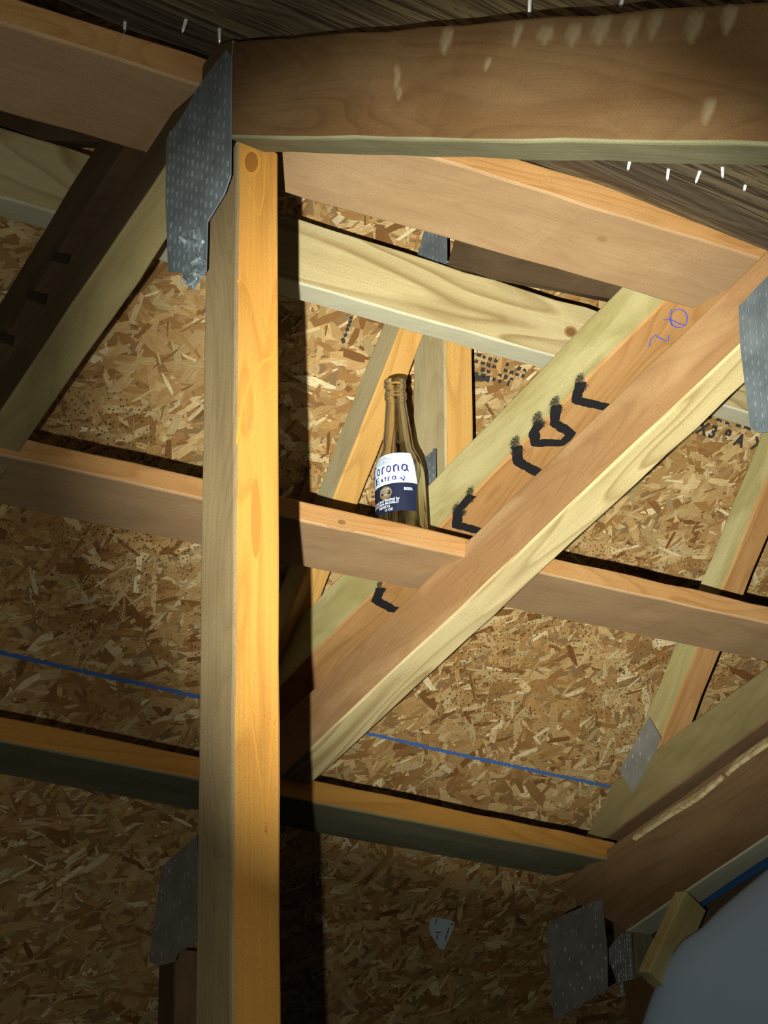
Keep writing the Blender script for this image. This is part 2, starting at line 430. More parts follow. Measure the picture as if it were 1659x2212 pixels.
for row, (x0, y0, n_) in enumerate(((1030, 766, 9), (1026, 779, 9), (1026, 793, 7), (1026, 806, 5))):
    for k_ in range(n_):
        if rs_.random() < .2: continue
        x = x0 + k_*12.5; y = y0 + k_*4.1
        ribbon('stamped_dash', [(x, y), (x+rs_.uniform(6, 10), y+2.6)], OP, ON, rs_.uniform(.0035, .0058), INK, wall, .0032, .35, k_)
ribbon('stamped_dash', [(1025, 818), (1040, 817), (1058, 819)], OP, ON, .008, INK, wall, .0032, .3, 9)
ribbon('stamped_dash', [(1100, 822), (1096, 834)], OP, ON, .004, INK, wall, .0032, .3, 9)

# ------------------------------------------------------------------ roof deck over the near slope
def deck_mat():
    m, nt, b = nodes('deck_plywood'); lk = nt.links.new
    tc = N(nt, 'ShaderNodeTexCoord')
    a = noise(nt, mapping(nt, tc.outputs['Object'], (.5, 3, 1)), 9, 2, 1.2)
    s = N(nt, 'ShaderNodeMath', operation='MULTIPLY'); lk(a, s.inputs[0]); s.inputs[1].default_value = 20
    f = N(nt, 'ShaderNodeMath', operation='FRACT'); lk(s.outputs[0], f.inputs[0])
    c = mix(nt, ramp(nt, f.outputs[0], [(0, (0, 0, 0)), (.5, (.3, .3, .3)), (.85, (1, 1, 1)), (1, (.1, .1, .1))]), (.17, .13, .065), (.095, .068, .032))
    n2 = noise(nt, mapping(nt, tc.outputs['Object'], (.3, 1, 1)), 9, 3)
    c = mix(nt, ramp(nt, n2, [(.4, (0, 0, 0)), (.6, (.8, .8, .8))]), c, (.065, .046, .032))
    lk(c, b.inputs['Base Color']); b.inputs['Roughness'].default_value = .75
    bp = N(nt, 'ShaderNodeBump'); bp.inputs['Strength'].default_value = .5; bp.inputs['Distance'].default_value = .002
    lk(f.outputs[0], bp.inputs['Height']); lk(bp.outputs[0], b.inputs['Normal'])
    return m
DECK = deck_mat()
Apt = un(1130, 342, 1.71)            # a point on the ridge board's upper front edge
DP = Apt + V*.006
dn = D1.cross(RR); dn = dn if dn.z < 0 else -dn
DMat = Matrix((D1, RR, D1.cross(RR))).transposed().to_4x4(); DMat.translation = DP
zs = -1 if D1.cross(RR).dot(dn) > 0 else 1
deck = link('ceiling', box_mesh('ceiling', -1.3, 1.5, -1.2, .10, *sorted((0, .012*zs))), DECK, None, DMat); deck['kind'] = 'structure'

def deck_nail(x, y, lnmm=24, tilt=(0, 0)):
    P = on_plane(x, y, DP, dn); bm = bmesh.new()
    d = (dn + D1*tilt[0] + RR*tilt[1]).normalized()
    ln = lnmm*.72/1000
    bmesh.ops.create_cone(bm, cap_ends=True, segments=8, radius1=.0016, radius2=.0013, depth=ln*.82, matrix=Matrix.Translation((0, 0, ln*.41)))
    bmesh.ops.create_cone(bm, cap_ends=True, segments=8, radius1=.0013, radius2=.0001, depth=ln*.18, matrix=Matrix.Translation((0, 0, ln*.91)))
    me = bpy.data.meshes.new('nail'); bm.to_mesh(me); bm.free()
    Mw = d.to_track_quat('Z', 'Y').to_matrix().to_4x4(); Mw.translation = P - d*.001
    link('nail', me, STEEL, deck, Mw)
for x, y, l_, t in [(270, 47, 16, (.1, -.2)), (402, 42, 18, (-.1, -.1)), (474, 62, 20, (.1, -.3)), (1145, -8, 24, (.3, .1)), (1345, -5, 14, (0, 0)),
                    (1360, 350, 12, (0, 0)), (1444, 366, 15, (.3, .2)), (1512, 370, 17, (-.1, .1)), (1561, 362, 14, (.4, .1)), (1610, 400, 9, (0, 0)), (214, 262, 12, (.2, 0))]:
    deck_nail(x, y, l_, t)

# ------------------------------------------------------------------ horizontal boards between the trusses
ba, AA, AX = beam('blocking_board', (0, 50), (1620, 553), 1.44, D1, V, .027, D2, .112, (W_ORG, W_PNK), ext0=.7, ext1=.03, seed=1)
tag(ba, 'orange-edged pinkish board directly under the dark deck, highest board', 'board')
bb, _, _ = beam('blocking_board', (646, 612), (1199, 771), 2.08, D1, V, .078, D2, .034, (W_PALE, W_WHT), ext0=1.0, ext1=1.1, seed=2)
tag(bb, 'pale board set on edge with wavy grain and a whitish underside', 'board')
bc, CA, CX = beam('blocking_board', (35, 990), (1650, 1345), 1.76, D1, V, .022, D2, .113, (W_ORG, W_PNK), ext0=.7, ext1=.8, seed=3)
tag(bc, 'orange and pink flat board on which the bottle stands', 'board')
bd, _, _ = beam('blocking_board', (690, 1737), (1330, 1862), 2.24, D1, V, .027, D2, .118, (W_YEL, W_GRN), ext0=1.0, ext1=.0, seed=4)
tag(bd, 'yellow-edged board with dark underside below the blue chalk line', 'board')

# ------------------------------------------------------------------ near truss
t1 = empty('roof_truss', un(500, 200, 1.5), 'near roof truss with the bright yellow post and dark chords meeting under a steel plate', 'truss')
PEAK = un(497, 190, 1.50)
P1 = un(201, 600, 1.62)          # on the truss face plane
n1 = -D1
def t1pt(x, y, off=0): return on_plane(x, y, P1 - D1*off, n1)
q0 = t1pt(405, 290); q1 = t1pt(0, 890)
def dep(p): return (p-CP).dot(F)
cutL = (t1pt(499, 180), -D2)
beam('top_chord', (405, 290), (0, 890), dep(q0), L, LU, .043, D1, .040, (W_DKB, W_DOL), t1, Z1=dep(q1), ext0=.30, ext1=.5, seed=5, clips=[cutL, (t1pt(500, 88), RU)])
r0 = t1pt(500, 298); r1 = t1pt(1659, 315)
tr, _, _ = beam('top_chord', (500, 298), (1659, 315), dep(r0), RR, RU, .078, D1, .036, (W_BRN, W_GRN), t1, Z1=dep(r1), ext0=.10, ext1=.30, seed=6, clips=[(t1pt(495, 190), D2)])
k0 = t1pt(512, 300, .008)
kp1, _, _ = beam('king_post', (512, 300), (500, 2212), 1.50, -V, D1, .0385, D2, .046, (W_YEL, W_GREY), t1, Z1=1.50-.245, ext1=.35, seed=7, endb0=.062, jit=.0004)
nail_plate(t1, P1, [(492, 108), (502, 120), (500, 380), (486, 420), (450, 480), (447, 585), (418, 628), (402, 612), (396, 590), (366, 588), (360, 440), (362, 300), (400, 245), (432, 185)],
           'galvanised plate joining the chords and post, lower end bent')

# torn, bent teeth at the foot of the plate
_r = random.Random(4); vs_, fs_ = [], []; c0_ = t1pt(420, 560)
for i in range(46):
    p = t1pt(_r.uniform(398, 444), _r.uniform(495, 612), .0015) - c0_; k = len(vs_)
    d_ = (-D1*_r.uniform(.3, 1) + D2*_r.uniform(-.9, .9) + V*_r.uniform(-1, .6)).normalized(); w2 = d_.cross(V+D2*_r.uniform(-1, 1)).normalized()*.0016
    e_ = p + d_*_r.uniform(.004, .010)
    for q in (p-w2, p+w2, e_+w2*.5, e_-w2*.5): vs_.append(tuple(q))
    fs_.append((k, k+1, k+2, k+3))
me = bpy.data.meshes.new('bent_teeth'); me.from_pydata(vs_, [], fs_); me.update()
bt = link('bent_teeth', me, plain('bright_torn_steel', (.42, .47, .52), .3, .8), t1, Matrix.Translation(c0_)); bt['kind'] = 'stuff'

# second chord lines above the truss tops
def rafter(arr, Z0, w_, h_, mats, seed, label, ext0=.05, ext1=.5, clips=()):
    o, A, X = beam('rafter', arr[0], arr[1], Z0, L, LU, w_, D1, h_, mats, None, ext0=ext0, ext1=ext1, seed=seed, clips=clips)
    tag(o, label, 'rafter'); return o, A, X
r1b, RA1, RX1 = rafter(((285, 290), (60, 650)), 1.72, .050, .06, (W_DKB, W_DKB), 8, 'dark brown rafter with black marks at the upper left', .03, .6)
for pts in ([(112, 552), (148, 562)], [(58, 632), (98, 650)], [(0, 724), (28, 738)]):
    ribbon('paint_mark', pts, RA1, NF[r1b.name], .009, BLACK, r1b, .0015, .2, 5)
r2b, RA2, RX2 = rafter(((1420, 667), (1010, 1078)), 2.00, .062, .075, (W_OLV, W_ORG), 9, 'orange rafter with pale waney edge, black spray marks and blue writing', .10, .45)
# its underside plane: contains RX2 and D1
nU = RX2.cross(D1).normalized(); nU = nU if nU.z < 0 else -nU
MK = [[(1255, 826), (1244, 864), (1300, 878), (1330, 884)],
      [(1202, 876), (1198, 913), (1234, 937), (1214, 957), (1157, 957), (1153, 934), (1165, 915)],
      [(1116, 964), (1120, 998), (1157, 1018), (1175, 1028)],
      [(1020, 1070), (990, 1102), (987, 1134), (1032, 1146), (1050, 1150)],
      [(822, 1270), (812, 1296), (845, 1315), (860, 1318)]]
for i, mk in enumerate(MK):
    ribbon('spray_mark', mk, RA2, nU, .0118, BLACK, r2b, .0014, .14, 20+i)
def ell(cx, cy, rx, ry, a0, a1, n=16, tl=0):
    out = []
    for i in range(n+1):
        a = math.radians(a0+(a1-a0)*i/n); x, y = rx*math.cos(a), ry*math.sin(a)
        out.append((cx+x*math.cos(tl)-y*math.sin(tl), cy+x*math.sin(tl)+y*math.cos(tl)))
    return out
ribbon('pen_writing', ell(1466, 688, 19, 20, -150, 190), RA2, nU, .0016, BLUEINK, r2b, .0014, .1, 30)
ribbon('pen_writing', [(1433, 691), (1448, 690), (1464, 698), (1481, 703)], RA2, nU, .0016, BLUEINK, r2b, .0014, .1, 31)
ribbon('pen_writing', [(1450, 668), (1449, 690), (1452, 704)], RA2, nU, .0014, BLUEINK, r2b, .0014, .1, 32)
ribbon('pen_writing', [(1402, 748), (1406, 732), (1416, 724), (1428, 732), (1438, 737), (1444, 733), (1445, 724)], RA2, nU, .0016, BLUEINK, r2b, .0014, .1, 33)

def overspray():
    m, nt, b = nodes('black_overspray'); lk = nt.links.new
    tc = N(nt, 'ShaderNodeTexCoord'); n = noise(nt, tc.outputs['Object'], 700, 3)
    uv = N(nt, 'ShaderNodeAttribute'); uv.attribute_name = 'fade'
    ad = N(nt, 'ShaderNodeMath', operation='ADD'); lk(n, ad.inputs[0]); lk(uv.outputs['Fac'], ad.inputs[1])
    lk(ramp(nt, ad.outputs[0], [(.75, (0, 0, 0)), (1.0, (.85, .85, .85))]), b.inputs['Alpha'])
    b.inputs['Base Color'].default_value = (.02, .02, .022, 1); return m
OVS = overspray()
nS = NF[r2b.name]
def smudge(x, y, rad, parent, P0, n):
    """soft-edged round of overspray on a surface"""
    c = on_plane(x, y, P0 + n*.0017, n); t = n.orthogonal().normalized(); b = n.cross(t); vs = [(0, 0, 0)]; fs = []; K = 20; fd = [.5]
    for rr_, f_ in ((.45, .42), (1, 0)):
        for i in range(K):
            a = 2*math.pi*i/K; vs.append(tuple((t*math.cos(a)+b*math.sin(a))*rad*.8*rr_)); fd.append(f_)
    for i in range(K):
        j = (i+1) % K; fs += [(0, 1+i, 1+j), (1+i, 1+K+i, 1+K+j, 1+j)]
    me = bpy.data.meshes.new('overspray'); me.from_pydata(vs, [], fs)
    at = me.attributes.new('fade', 'FLOAT', 'POINT'); at.data.foreach_set('value', fd); me.update()
    link('overspray', me, OVS, parent, Matrix.Translation(c))
for x, y, q in ((1252, 822, .016), (1198, 872, .018), (1160, 905, .018), (1112, 958, .018), (1015, 1064, .014), (985, 1100, .014), (820, 1264, .012)):
    smudge(x, y, q, r2b, RA2, nS)
for x, y, q in ((1256, 836, .015), (1202, 886, .017), (1166, 916, .016), (1118, 975, .016), (1012, 1080, .014), (996, 1108, .014), (824, 1276, .012)):
    smudge(x, y, q, r2b, RA2, nU)

# ------------------------------------------------------------------ second truss
t2 = empty('roof_truss', un(1595, 752, 1.8), 'middle roof truss whose brown chord crosses the picture diagonally right of the bottle', 'truss')
a0, a1 = (1595, 750), (690, 1600)
ch2, TA2, TX2 = beam('top_chord', a0, a1, 1.79, L, LU, .064, D1, .044, (W_TAN, W_PALE), t2, ext0=.22, ext1=.24, seed=10)
nail_plate(t2, TA2, nrm=NF[ch2.name], px=[(1700, 560), (1640, 618), (1597, 662), (1597, 680), (1600, 750), (1610, 830), (1622, 925), (1640, 936), (1720, 930)],
           label='galvanised plate at the right edge of the picture', mat=GALV)

# ------------------------------------------------------------------ far truss in front of the sheathing
t4 = empty('roof_truss', un(930, 700, 2.4), 'far small truss behind the bottle with a post and a slanting web', 'truss')
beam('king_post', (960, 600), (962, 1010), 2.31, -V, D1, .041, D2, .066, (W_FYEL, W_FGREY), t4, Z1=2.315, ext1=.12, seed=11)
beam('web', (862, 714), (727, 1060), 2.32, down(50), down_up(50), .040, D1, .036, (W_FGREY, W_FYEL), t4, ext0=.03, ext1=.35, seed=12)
def dirline(a): return down(a)
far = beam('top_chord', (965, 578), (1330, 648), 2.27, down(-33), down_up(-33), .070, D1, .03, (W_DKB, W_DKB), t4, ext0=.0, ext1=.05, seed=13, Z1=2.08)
FP = un(950, 540, 2.262)
nail_plate(t4, FP, [(926, 470), (966, 485), (966, 572), (903, 552)], 'small galvanised plate at the top of the far post')
nail_plate(t4, un(1390, 612, 2.0), [(1350, 604), (1436, 622), (1430, 632), (1352, 616)], 'small plate edge showing under the ridge board', keep=.8)
# galvanised strip beside the bottle
nail_plate(t4, un(935, 1050, 2.278), [(942, 970), (942, 1140), (905, 1140), (912, 995)], 'galvanised plate at the foot of the far post')

# counterpart at the upper left
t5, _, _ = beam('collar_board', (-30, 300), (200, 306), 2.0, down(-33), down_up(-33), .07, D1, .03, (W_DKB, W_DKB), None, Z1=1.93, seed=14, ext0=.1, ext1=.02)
tag(t5, 'dark brown board in the shade at the left edge between two lighter boards', 'board')

# ------------------------------------------------------------------ right far web and rafter, third truss
t6, _, _ = beam('slanted_web', (1499, 1424), (1431, 1590), 2.60, down(50), down_up(50), .044, D1, .040, (W_OLV, W_ORG), None, ext0=.9, ext1=.16, seed=15)
tag(t6, 'steep tan board against the sheathing at the right edge', 'board')
_P = un(1659, 1556, 2.46); _a, _b = on_plane(1404, 1549, _P, D1), on_plane(1289, 1791, _P, D1)
_n = (_b-_a).cross(D1).normalized(); _n = _n if _n.dot(D2) > 0 else -_n
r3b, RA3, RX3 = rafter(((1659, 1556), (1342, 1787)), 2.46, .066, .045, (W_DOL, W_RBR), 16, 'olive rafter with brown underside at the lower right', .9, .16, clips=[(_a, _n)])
nail_plate(r3b, RA3, nrm=NF[r3b.name], px=[(1404, 1549), (1431, 1595), (1367, 1714), (1338, 1663)], label='diamond-shaped steel plate', mat=GALVD, keep=.35)

t3 = empty('roof_truss', un(1371, 1815, 2.4), 'rear roof truss with a broad brown chord at the lower right', 'truss')
P3 = un(1371, 1990, 2.42)
def t3pt(x, y): return on_plane(x, y, P3, n1)
s0, s1 = t3pt(1659, 1807), t3pt(1322, 2034)
X3 = (s1-s0).normalized(); U3 = X3.cross(D1); U3 = U3 if U3.z > 0 else -U3
beam('top_chord', (1659, 1807), (1322, 2034), dep(s0), X3, U3, .112, D1, .042, (W_RBR, W_WHT), t3, Z1=dep(s1), ext0=.9, ext1=.09, seed=17, clips=[(t3pt(1255, 1950), down(60))])
nail_plate(t3, P3, [(1183, 2001), (1215, 1978), (1301, 1941), (1307, 2001), (1313, 2060), (1313, 2137), (1206, 2201), (1198, 2199), (1190, 2100)],
           'large dull galvanised heel plate', mat=GALVD, keep=.3)

def patch(name, px, P0, n, mat, parent, lift=.0011):
    n = n.normalized(); pts = [on_plane(x, y, P0 + n*lift, n) for x, y in px]; c = sum(pts, Vector())/len(pts)
    vs = [(0, 0, 0)] + [tuple(p-c) for p in pts]; k = len(pts)
    me = bpy.data.meshes.new(name); me.from_pydata(vs, [], [(0, i+1, (i+1) % k+1) for i in range(k)]); me.update()
    return link(name, me, mat, parent, Matrix.Translation(c))
def pale_blotch_mat():
    m, nt, b = nodes('faint_pale_blotch'); lk = nt.links.new
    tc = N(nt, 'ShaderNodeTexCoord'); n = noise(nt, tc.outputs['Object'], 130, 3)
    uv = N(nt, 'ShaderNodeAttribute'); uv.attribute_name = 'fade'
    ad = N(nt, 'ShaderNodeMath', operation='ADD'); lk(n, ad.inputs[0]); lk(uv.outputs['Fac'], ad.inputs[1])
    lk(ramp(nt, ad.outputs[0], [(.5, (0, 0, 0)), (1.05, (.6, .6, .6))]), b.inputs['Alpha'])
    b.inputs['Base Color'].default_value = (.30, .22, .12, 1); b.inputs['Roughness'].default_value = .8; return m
PBL = pale_blotch_mat()
def pale_blotch(cx, cy, rx, ry, tl, P0, n, parent):  # soft pale ellipse on the chord face, fading towards its rim
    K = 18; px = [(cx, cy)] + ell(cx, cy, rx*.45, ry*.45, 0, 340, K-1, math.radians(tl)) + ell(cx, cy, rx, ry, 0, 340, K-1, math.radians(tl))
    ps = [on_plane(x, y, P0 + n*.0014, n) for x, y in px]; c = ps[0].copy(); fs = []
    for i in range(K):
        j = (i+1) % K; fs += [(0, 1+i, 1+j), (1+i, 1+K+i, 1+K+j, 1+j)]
    me = bpy.data.meshes.new('pale_blotch'); me.from_pydata([tuple(p-c) for p in ps], [], fs)
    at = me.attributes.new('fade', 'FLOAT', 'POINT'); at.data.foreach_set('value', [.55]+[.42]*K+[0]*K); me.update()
    link('pale_blotch', me, PBL, parent, Matrix.Translation(c))
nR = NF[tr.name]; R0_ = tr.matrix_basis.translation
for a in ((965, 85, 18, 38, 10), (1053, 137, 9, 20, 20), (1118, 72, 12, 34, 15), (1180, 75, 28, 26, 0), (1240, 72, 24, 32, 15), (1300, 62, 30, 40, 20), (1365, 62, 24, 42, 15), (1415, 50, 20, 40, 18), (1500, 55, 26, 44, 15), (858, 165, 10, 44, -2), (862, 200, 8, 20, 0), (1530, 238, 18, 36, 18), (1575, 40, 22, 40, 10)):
    pale_blotch(*a, R0_, nR, tr)
K1 = plain('knot_brown', (.20, .10, .04), .6); K2 = plain('knot_ring', (.34, .20, .08), .6); K3 = plain('resin_stain', (.34, .13, .025), .5)
def knot(cx, cy, rx, ry, tl, P0, n, parent, m1=K1, m2=K2):
    patch('knot', ell(cx, cy, rx*1.25, ry*1.25, 0, 340, 17, math.radians(tl)), P0, n, m2, parent, .0010)
    patch('knot', ell(cx, cy, rx*.85, ry*.85, 0, 340, 17, math.radians(tl)), P0, n, m1, parent, .0014)
knot(1233, 717, 12, 10, 20, bb.matrix_basis.translation, NF[bb.name], bb)
knot(1300, 516, 13, 7, 15, ba.matrix_basis.translation, -ba.matrix_basis.col[1].xyz, ba, plain('knot_tan', (.30, .18, .085), .6), plain('knot_pale', (.37, .23, .115), .6))
for q_, (rx_, ry_) in enumerate(((44, 17), (33, 12), (20, 8))):
    ribbon('knot_ring', ell(738, 1128, rx_, ry_, 0, 345, 26, math.radians(12)), bc.matrix_basis.translation, NF[bc.name], .0016, K2 if q_ else plain('knot_soft', (.36, .19, .075), .6), bc, .0010, .2, q_)
patch('knot', ell(738, 1128, 9, 5, 0, 345, 16, math.radians(12)), bc.matrix_basis.translation, NF[bc.name], K1, bc)
nP = NF[kp1.name]; KP0 = kp1.matrix_basis.translation
KY1 = plain('knot_amber', (.22, .09, .015), .5); KY2 = plain('knot_amber_ring', (.40, .19, .035), .5)
knot(543, 350, 17, 26, 0, KP0, nP, kp1, KY1, KY2)
patch('stain', ell(552, 1120, 10, 86, 0, 345, 24), KP0, nP, K3, kp1)
for pl, wd_ in (([(512, 610), (522, 600), (548, 640), (566, 700), (574, 730), (590, 700), (597, 650)], .0016), ([(513, 960), (522, 880), (545, 810), (570, 780), (597, 768)], .0028), ([(572, 850), (580, 838), (597, 828)], .0018), ([(548, 300), (575, 330), (570, 420), (560, 470), (546, 420), (520, 360)], .0014),
                ([(530, 1440), (545, 1560), (565, 1700), (574, 1800), (582, 1700), (590, 1560)], .002)):
    ribbon('grain_streak', pl, KP0, nP, wd_, KY2, kp1, .0010, .3, 6)

# ------------------------------------------------------------------ bottle
GLASS = bpy.data.materials.new('clear_glass'); GLASS.use_nodes = True; nt_ = GLASS.node_tree; nt_.nodes.clear()
g_ = N(nt_, 'ShaderNodeBsdfGlass'); g_.inputs['Roughness'].default_value = .01; g_.inputs['IOR'].default_value = 1.5; g_.inputs['Color'].default_value = (.985, .98, .955, 1)
t_ = N(nt_, 'ShaderNodeBsdfTransparent'); lw_ = N(nt_, 'ShaderNodeLayerWeight'); lw_.inputs['Blend'].default_value = .35
nt_.links.new(ramp(nt_, lw_.outputs['Facing'], [(0, (.985, .98, .95)), (.6, (.96, .95, .9)), (1, (.5, .47, .38))]), t_.inputs['Color'])
m_ = N(nt_, 'ShaderNodeMixShader'); m_.inputs[0].default_value = .86
nt_.links.new(t_.outputs[0], m_.inputs[1]); nt_.links.new(g_.outputs[0], m_.inputs[2])
o_ = N(nt_, 'ShaderNodeOutputMaterial'); nt_.links.new(m_.outputs[0], o_.inputs[0])
PAPER = plain('label_white', (.62, .72, .88), .45); NAVY = plain('label_navy', (.012, .016, .045), .4)
LBLUE = plain('label_blue_ink', (.03, .03, .16), .5); GOLD = plain('label_gold', (.20, .13, .06), .5); WHT = plain('label_white_ink', (.65, .72, .85), .5)
GREYI = plain('label_grey_ink', (.13, .17, .28), .5)
PROF = [(216.5, 11.0), (216, 12.2), (209, 12.6), (207.5, 11.3), (202, 11.3), (200.5, 12.5), (194, 12.4), (192, 11.4), (187, 11.6), (146, 16.0), (135, 17.0),
        (128, 19.4), (119, 23.6), (110, 26.6), (100, 27.8), (8, 27.8), (3, 27.0), (0, 25.0)]
PROF = [(z-7.0 if z > 50 else z, r) for z, r in PROF]
def prof_r(z):
    for (z0, r0), (z1, r1) in zip(PROF, PROF[1:]):
        if z1 <= z <= z0: return (r1 + (r0-r1)*(z-z1)/(z0-z1+1e-9))/1000
    return .0284
def smooth_prof(step=1.0):
    zs = list(np.arange(0, 209.51, step)); out = []
    for z in zs:
        ks = [(-4, .15), (-2, .2), (0, .3), (2, .2), (4, .15)] if 86 < z < 179 else [(0, 1)]
        out.append((z/1000, sum(prof_r(min(209.5, max(0, z+d)))*w_ for d, w_ in ks)))
    return out
SP = smooth_prof()
def sr(z):
    for (a, ra), (b, rb) in zip(SP, SP[1:]):
        if a <= z <= b: return ra+(rb-ra)*(z-a)/(b-a)
    return .0284
def revolve(name, prof, mat, parent, Mw, seg=64):
    bm = bmesh.new(); rg = []
    for r, z in prof:
        rg.append([bm.verts.new((r*math.cos(2*math.pi*i/seg), r*math.sin(2*math.pi*i/seg), z)) for i in range(seg)] if r > 1e-6 else [bm.verts.new((0, 0, z))])
    for a, b in zip(rg, rg[1:]):
        for i in range(seg):
            j = (i+1) % seg
            q = [a[i % len(a)], a[j % len(a)], b[j % len(b)], b[i % len(b)]]; q2 = []
            for v_ in q:
                if v_ not in q2: q2.append(v_)
            if len(q2) > 2: bm.faces.new(q2).smooth = True
    bmesh.ops.recalc_face_normals(bm, faces=bm.faces)
    me = bpy.data.meshes.new(name); bm.to_mesh(me); bm.free()
    return link(name, me, mat, parent, Mw)
# standing on the flat board: find the base centre on its top surface
_q = un(872, 1140, 2.0); CT = CA + CX*((_q-CA).dot(CX)) + V*.0222
bp_ = on_plane(968, 1141, CT, D2) + D2*.078; bp_.z = CT.z + .0008 + CX.z*.01
hd = Vector((bp_.x-CP.x, bp_.y-CP.y, 0)).normalized(); hr = Vector((hd.y, -hd.x, 0))
lean = math.radians(2.4)
up = (V*math.cos(lean) - hr*math.sin(lean)).normalized(); hx = (hr - up*hr.dot(up)).normalized(); hy = up.cross(hx)
BM = Matrix((hx, hy, up)).transposed().to_4x4(); BM.translation = bp_       # local -Y faces the camera
bottle = empty('beer_bottle', bp_, 'clear glass beer bottle with white and navy label standing on the pinkish board', 'bottle')
outer = [(0, .004), (.012, .003), (.024, 0), (.026, .0002)] + [(r, z) for z, r in SP if z > .001]
inner = [(max(.004, r-.0026), z) for z, r in SP if z > .007][::-1] + [(.020, .0075), (0, .0095)]
revolve('glass_body', outer + inner, GLASS, bottle, BM)
def cyl(th, z, off=.0003):
    z = z*.902+.0210
    r = sr(z)+off; t = math.radians(th)
    return (r*math.sin(t), -r*math.cos(t), z)
def edge_r(z): return 32 + (41-32)*max(0, (100-z)/40) if z > 60 else 41 - (60-z)/37*8
def lab(name, z0, z1, mat, parent, off=.0003):
    nz, na = 14, 56; vs, fs = [], []
    for i in range(nz+1):
        z = z0+(z1-z0)*i/nz
        for j in range(na+1): vs.append(cyl(-118+(edge_r(z*1000)+118)*j/na, z, off))
    for i in range(nz):
        for j in range(na):
            a = i*(na+1)+j; fs.append((a, a+1, a+na+2, a+na+1))
    me = bpy.data.meshes.new(name); me.from_pydata(vs, [], fs); me.update()
    for p in me.polygons: p.use_smooth = True
    return link(name, me, mat, parent, BM)
lw = lab('label', .0592, .100, PAPER, bottle); lw['label'] = 'white upper label'
ln2 = lab('label', .023, .0590, NAVY, bottle); ln2['label'] = 'dark navy lower label'
GL = {'o': [[(.1, .2), (.1, .78), (.42, .98), (.74, .8), (.74, .22), (.4, .02), (.1, .2)]],
      'r': [[(.15, .02), (.15, .95)], [(.15, .78), (.5, .98), (.66, .84)], [(0, .05), (.3, .02)]],
      'n': [[(.12, .02), (.12, .95)], [(.12, .76), (.5, .98), (.74, .8), (.74, .06), (.9, .02)], [(0, .06), (.26, 0)]],
      'a': [[(.74, .84), (.42, .98), (.1, .8), (.1, .2), (.38, .02), (.72, .2)], [(.74, .92), (.74, .1), (1.0, 0)]],
      'C': [[(1.15, 1.4), (.75, 1.62), (.2, 1.3), (.12, .4), (.45, .0), (1.05, .18)], [(.58, .3), (.58, 1.35)]],
      'E': [[(.2, .05), (.2, 1.55)], [(.0, 1.6), (.8, 1.58), (.86, 1.4)], [(.2, .85), (.7, .85)], [(.0, .03), (.8, .05), (.9, .25)]],
      'x': [[(.05, .95), (.75, .05)], [(.08, .05), (.7, .95)]],
      't': [[(.28, 1.35), (.28, .18), (.6, .02)], [(0, .93), (.6, .93)]]}
def nib(name, word, spans, z0, xh, mat, parent, nw=.25):
    """broad-pen letters wrapped round the bottle; spans = (left, right) angle of each letter"""
    vs, fs = [], []
    for ch_, (a0, a1) in zip(word, spans):
        wd_ = {'C': 1.2, 'r': .75, 't': .62}.get(ch_, .95)
        for pl in GL[ch_]:
            for (x0, y0), (x1, y1) in zip(pl, pl[1:]):
                dx, dy = nw*.5, nw*.42
                if abs((x1-x0)*dy-(y1-y0)*dx) < .07: dx, dy = nw*.2, -nw*.5
                k = len(vs); m_ = 3
                for i in range(m_+1):
                    t = i/m_; x = x0+(x1-x0)*t; y = y0+(y1-y0)*t
                    for s_ in (-1, 1):
                        vs.append(cyl(a0+(a1-a0)*(x+s_*dx)/wd_, z0+(y+s_*dy)*xh, .0006))
                for i in range(m_): fs.append((k+2*i, k+2*i+1, k+2*i+3, k+2*i+2))
    me = bpy.data.meshes.new(name); me.from_pydata(vs, [], fs); me.update()
    return link(name, me, mat, parent, BM)
nib('lettering', 'Corona', [(-92, -64), (-60, -47), (-44, -33), (-30.5, -17.5), (-14.5, .5), (4, 20)], .0742, .0086, LBLUE, lw)
nib('lettering', 'Extra', [(-68, -50), (-47, -38), (-36.5, -31), (-28.5, -20.5), (-18, -7.5)], .0634, .0047, LBLUE, lw, .27)
def cline(name, pls, mat, parent, wd=.6, off=.0006):
    """thin lines: (angle, z mm) polylines"""
    vs, fs = [], []
    for pl in pls:
        for (a0, z0), (a1, z1) in zip(pl, pl[1:]):
            k0 = math.radians(1)*28.7; dx, dy = (a1-a0)*k0, z1-z0; l_ = math.hypot(dx, dy)+1e-9
            nx, ny = -dy/l_*wd/2/k0, dx/l_*wd/2
            k = len(vs)
            for a, z in ((a0, z0), (a1, z1)):
                for s_ in (-1, 1): vs.append(cyl(a+nx*s_, (z+ny*s_)/1000, off))
            fs.append((k, k+1, k+3, k+2))
    me = bpy.data.meshes.new(name); me.from_pydata(vs, [], fs); me.update()
    return link(name, me, mat, parent, BM)
cline('crown_emblem', [[(-52, 85.5), (-44, 86.2), (-32, 86.2), (-25, 85.5)], [(-52, 87.3), (-44, 88), (-32, 88), (-25, 87.3)], [(-51, 88), (-56, 92.5), (-51, 94), (-42, 94.8), (-38.5, 94.6)], [(-26, 88), (-21, 92.5), (-26, 94), (-35, 94.8), (-38.5, 94.6)],
                       [(-46, 88), (-48, 92), (-42, 94)], [(-31, 88), (-29, 92), (-35, 94)], [(-38.5, 88), (-38.5, 97)], [(-40, 96), (-37, 96)], [(-42, 88), (-38.5, 91.5), (-35, 88)]], GREYI, lw, .55)
cline('griffin_emblem', [[(-1, 66), (1.5, 64.5), (5, 63.2), (9, 62.2)], [(3, 65.5), (5, 63), (10, 63.6)], [(8, 67.5), (10, 65.5), (9, 63)], [(5, 62), (10, 61.5)]], LBLUE, lw, 1.1)
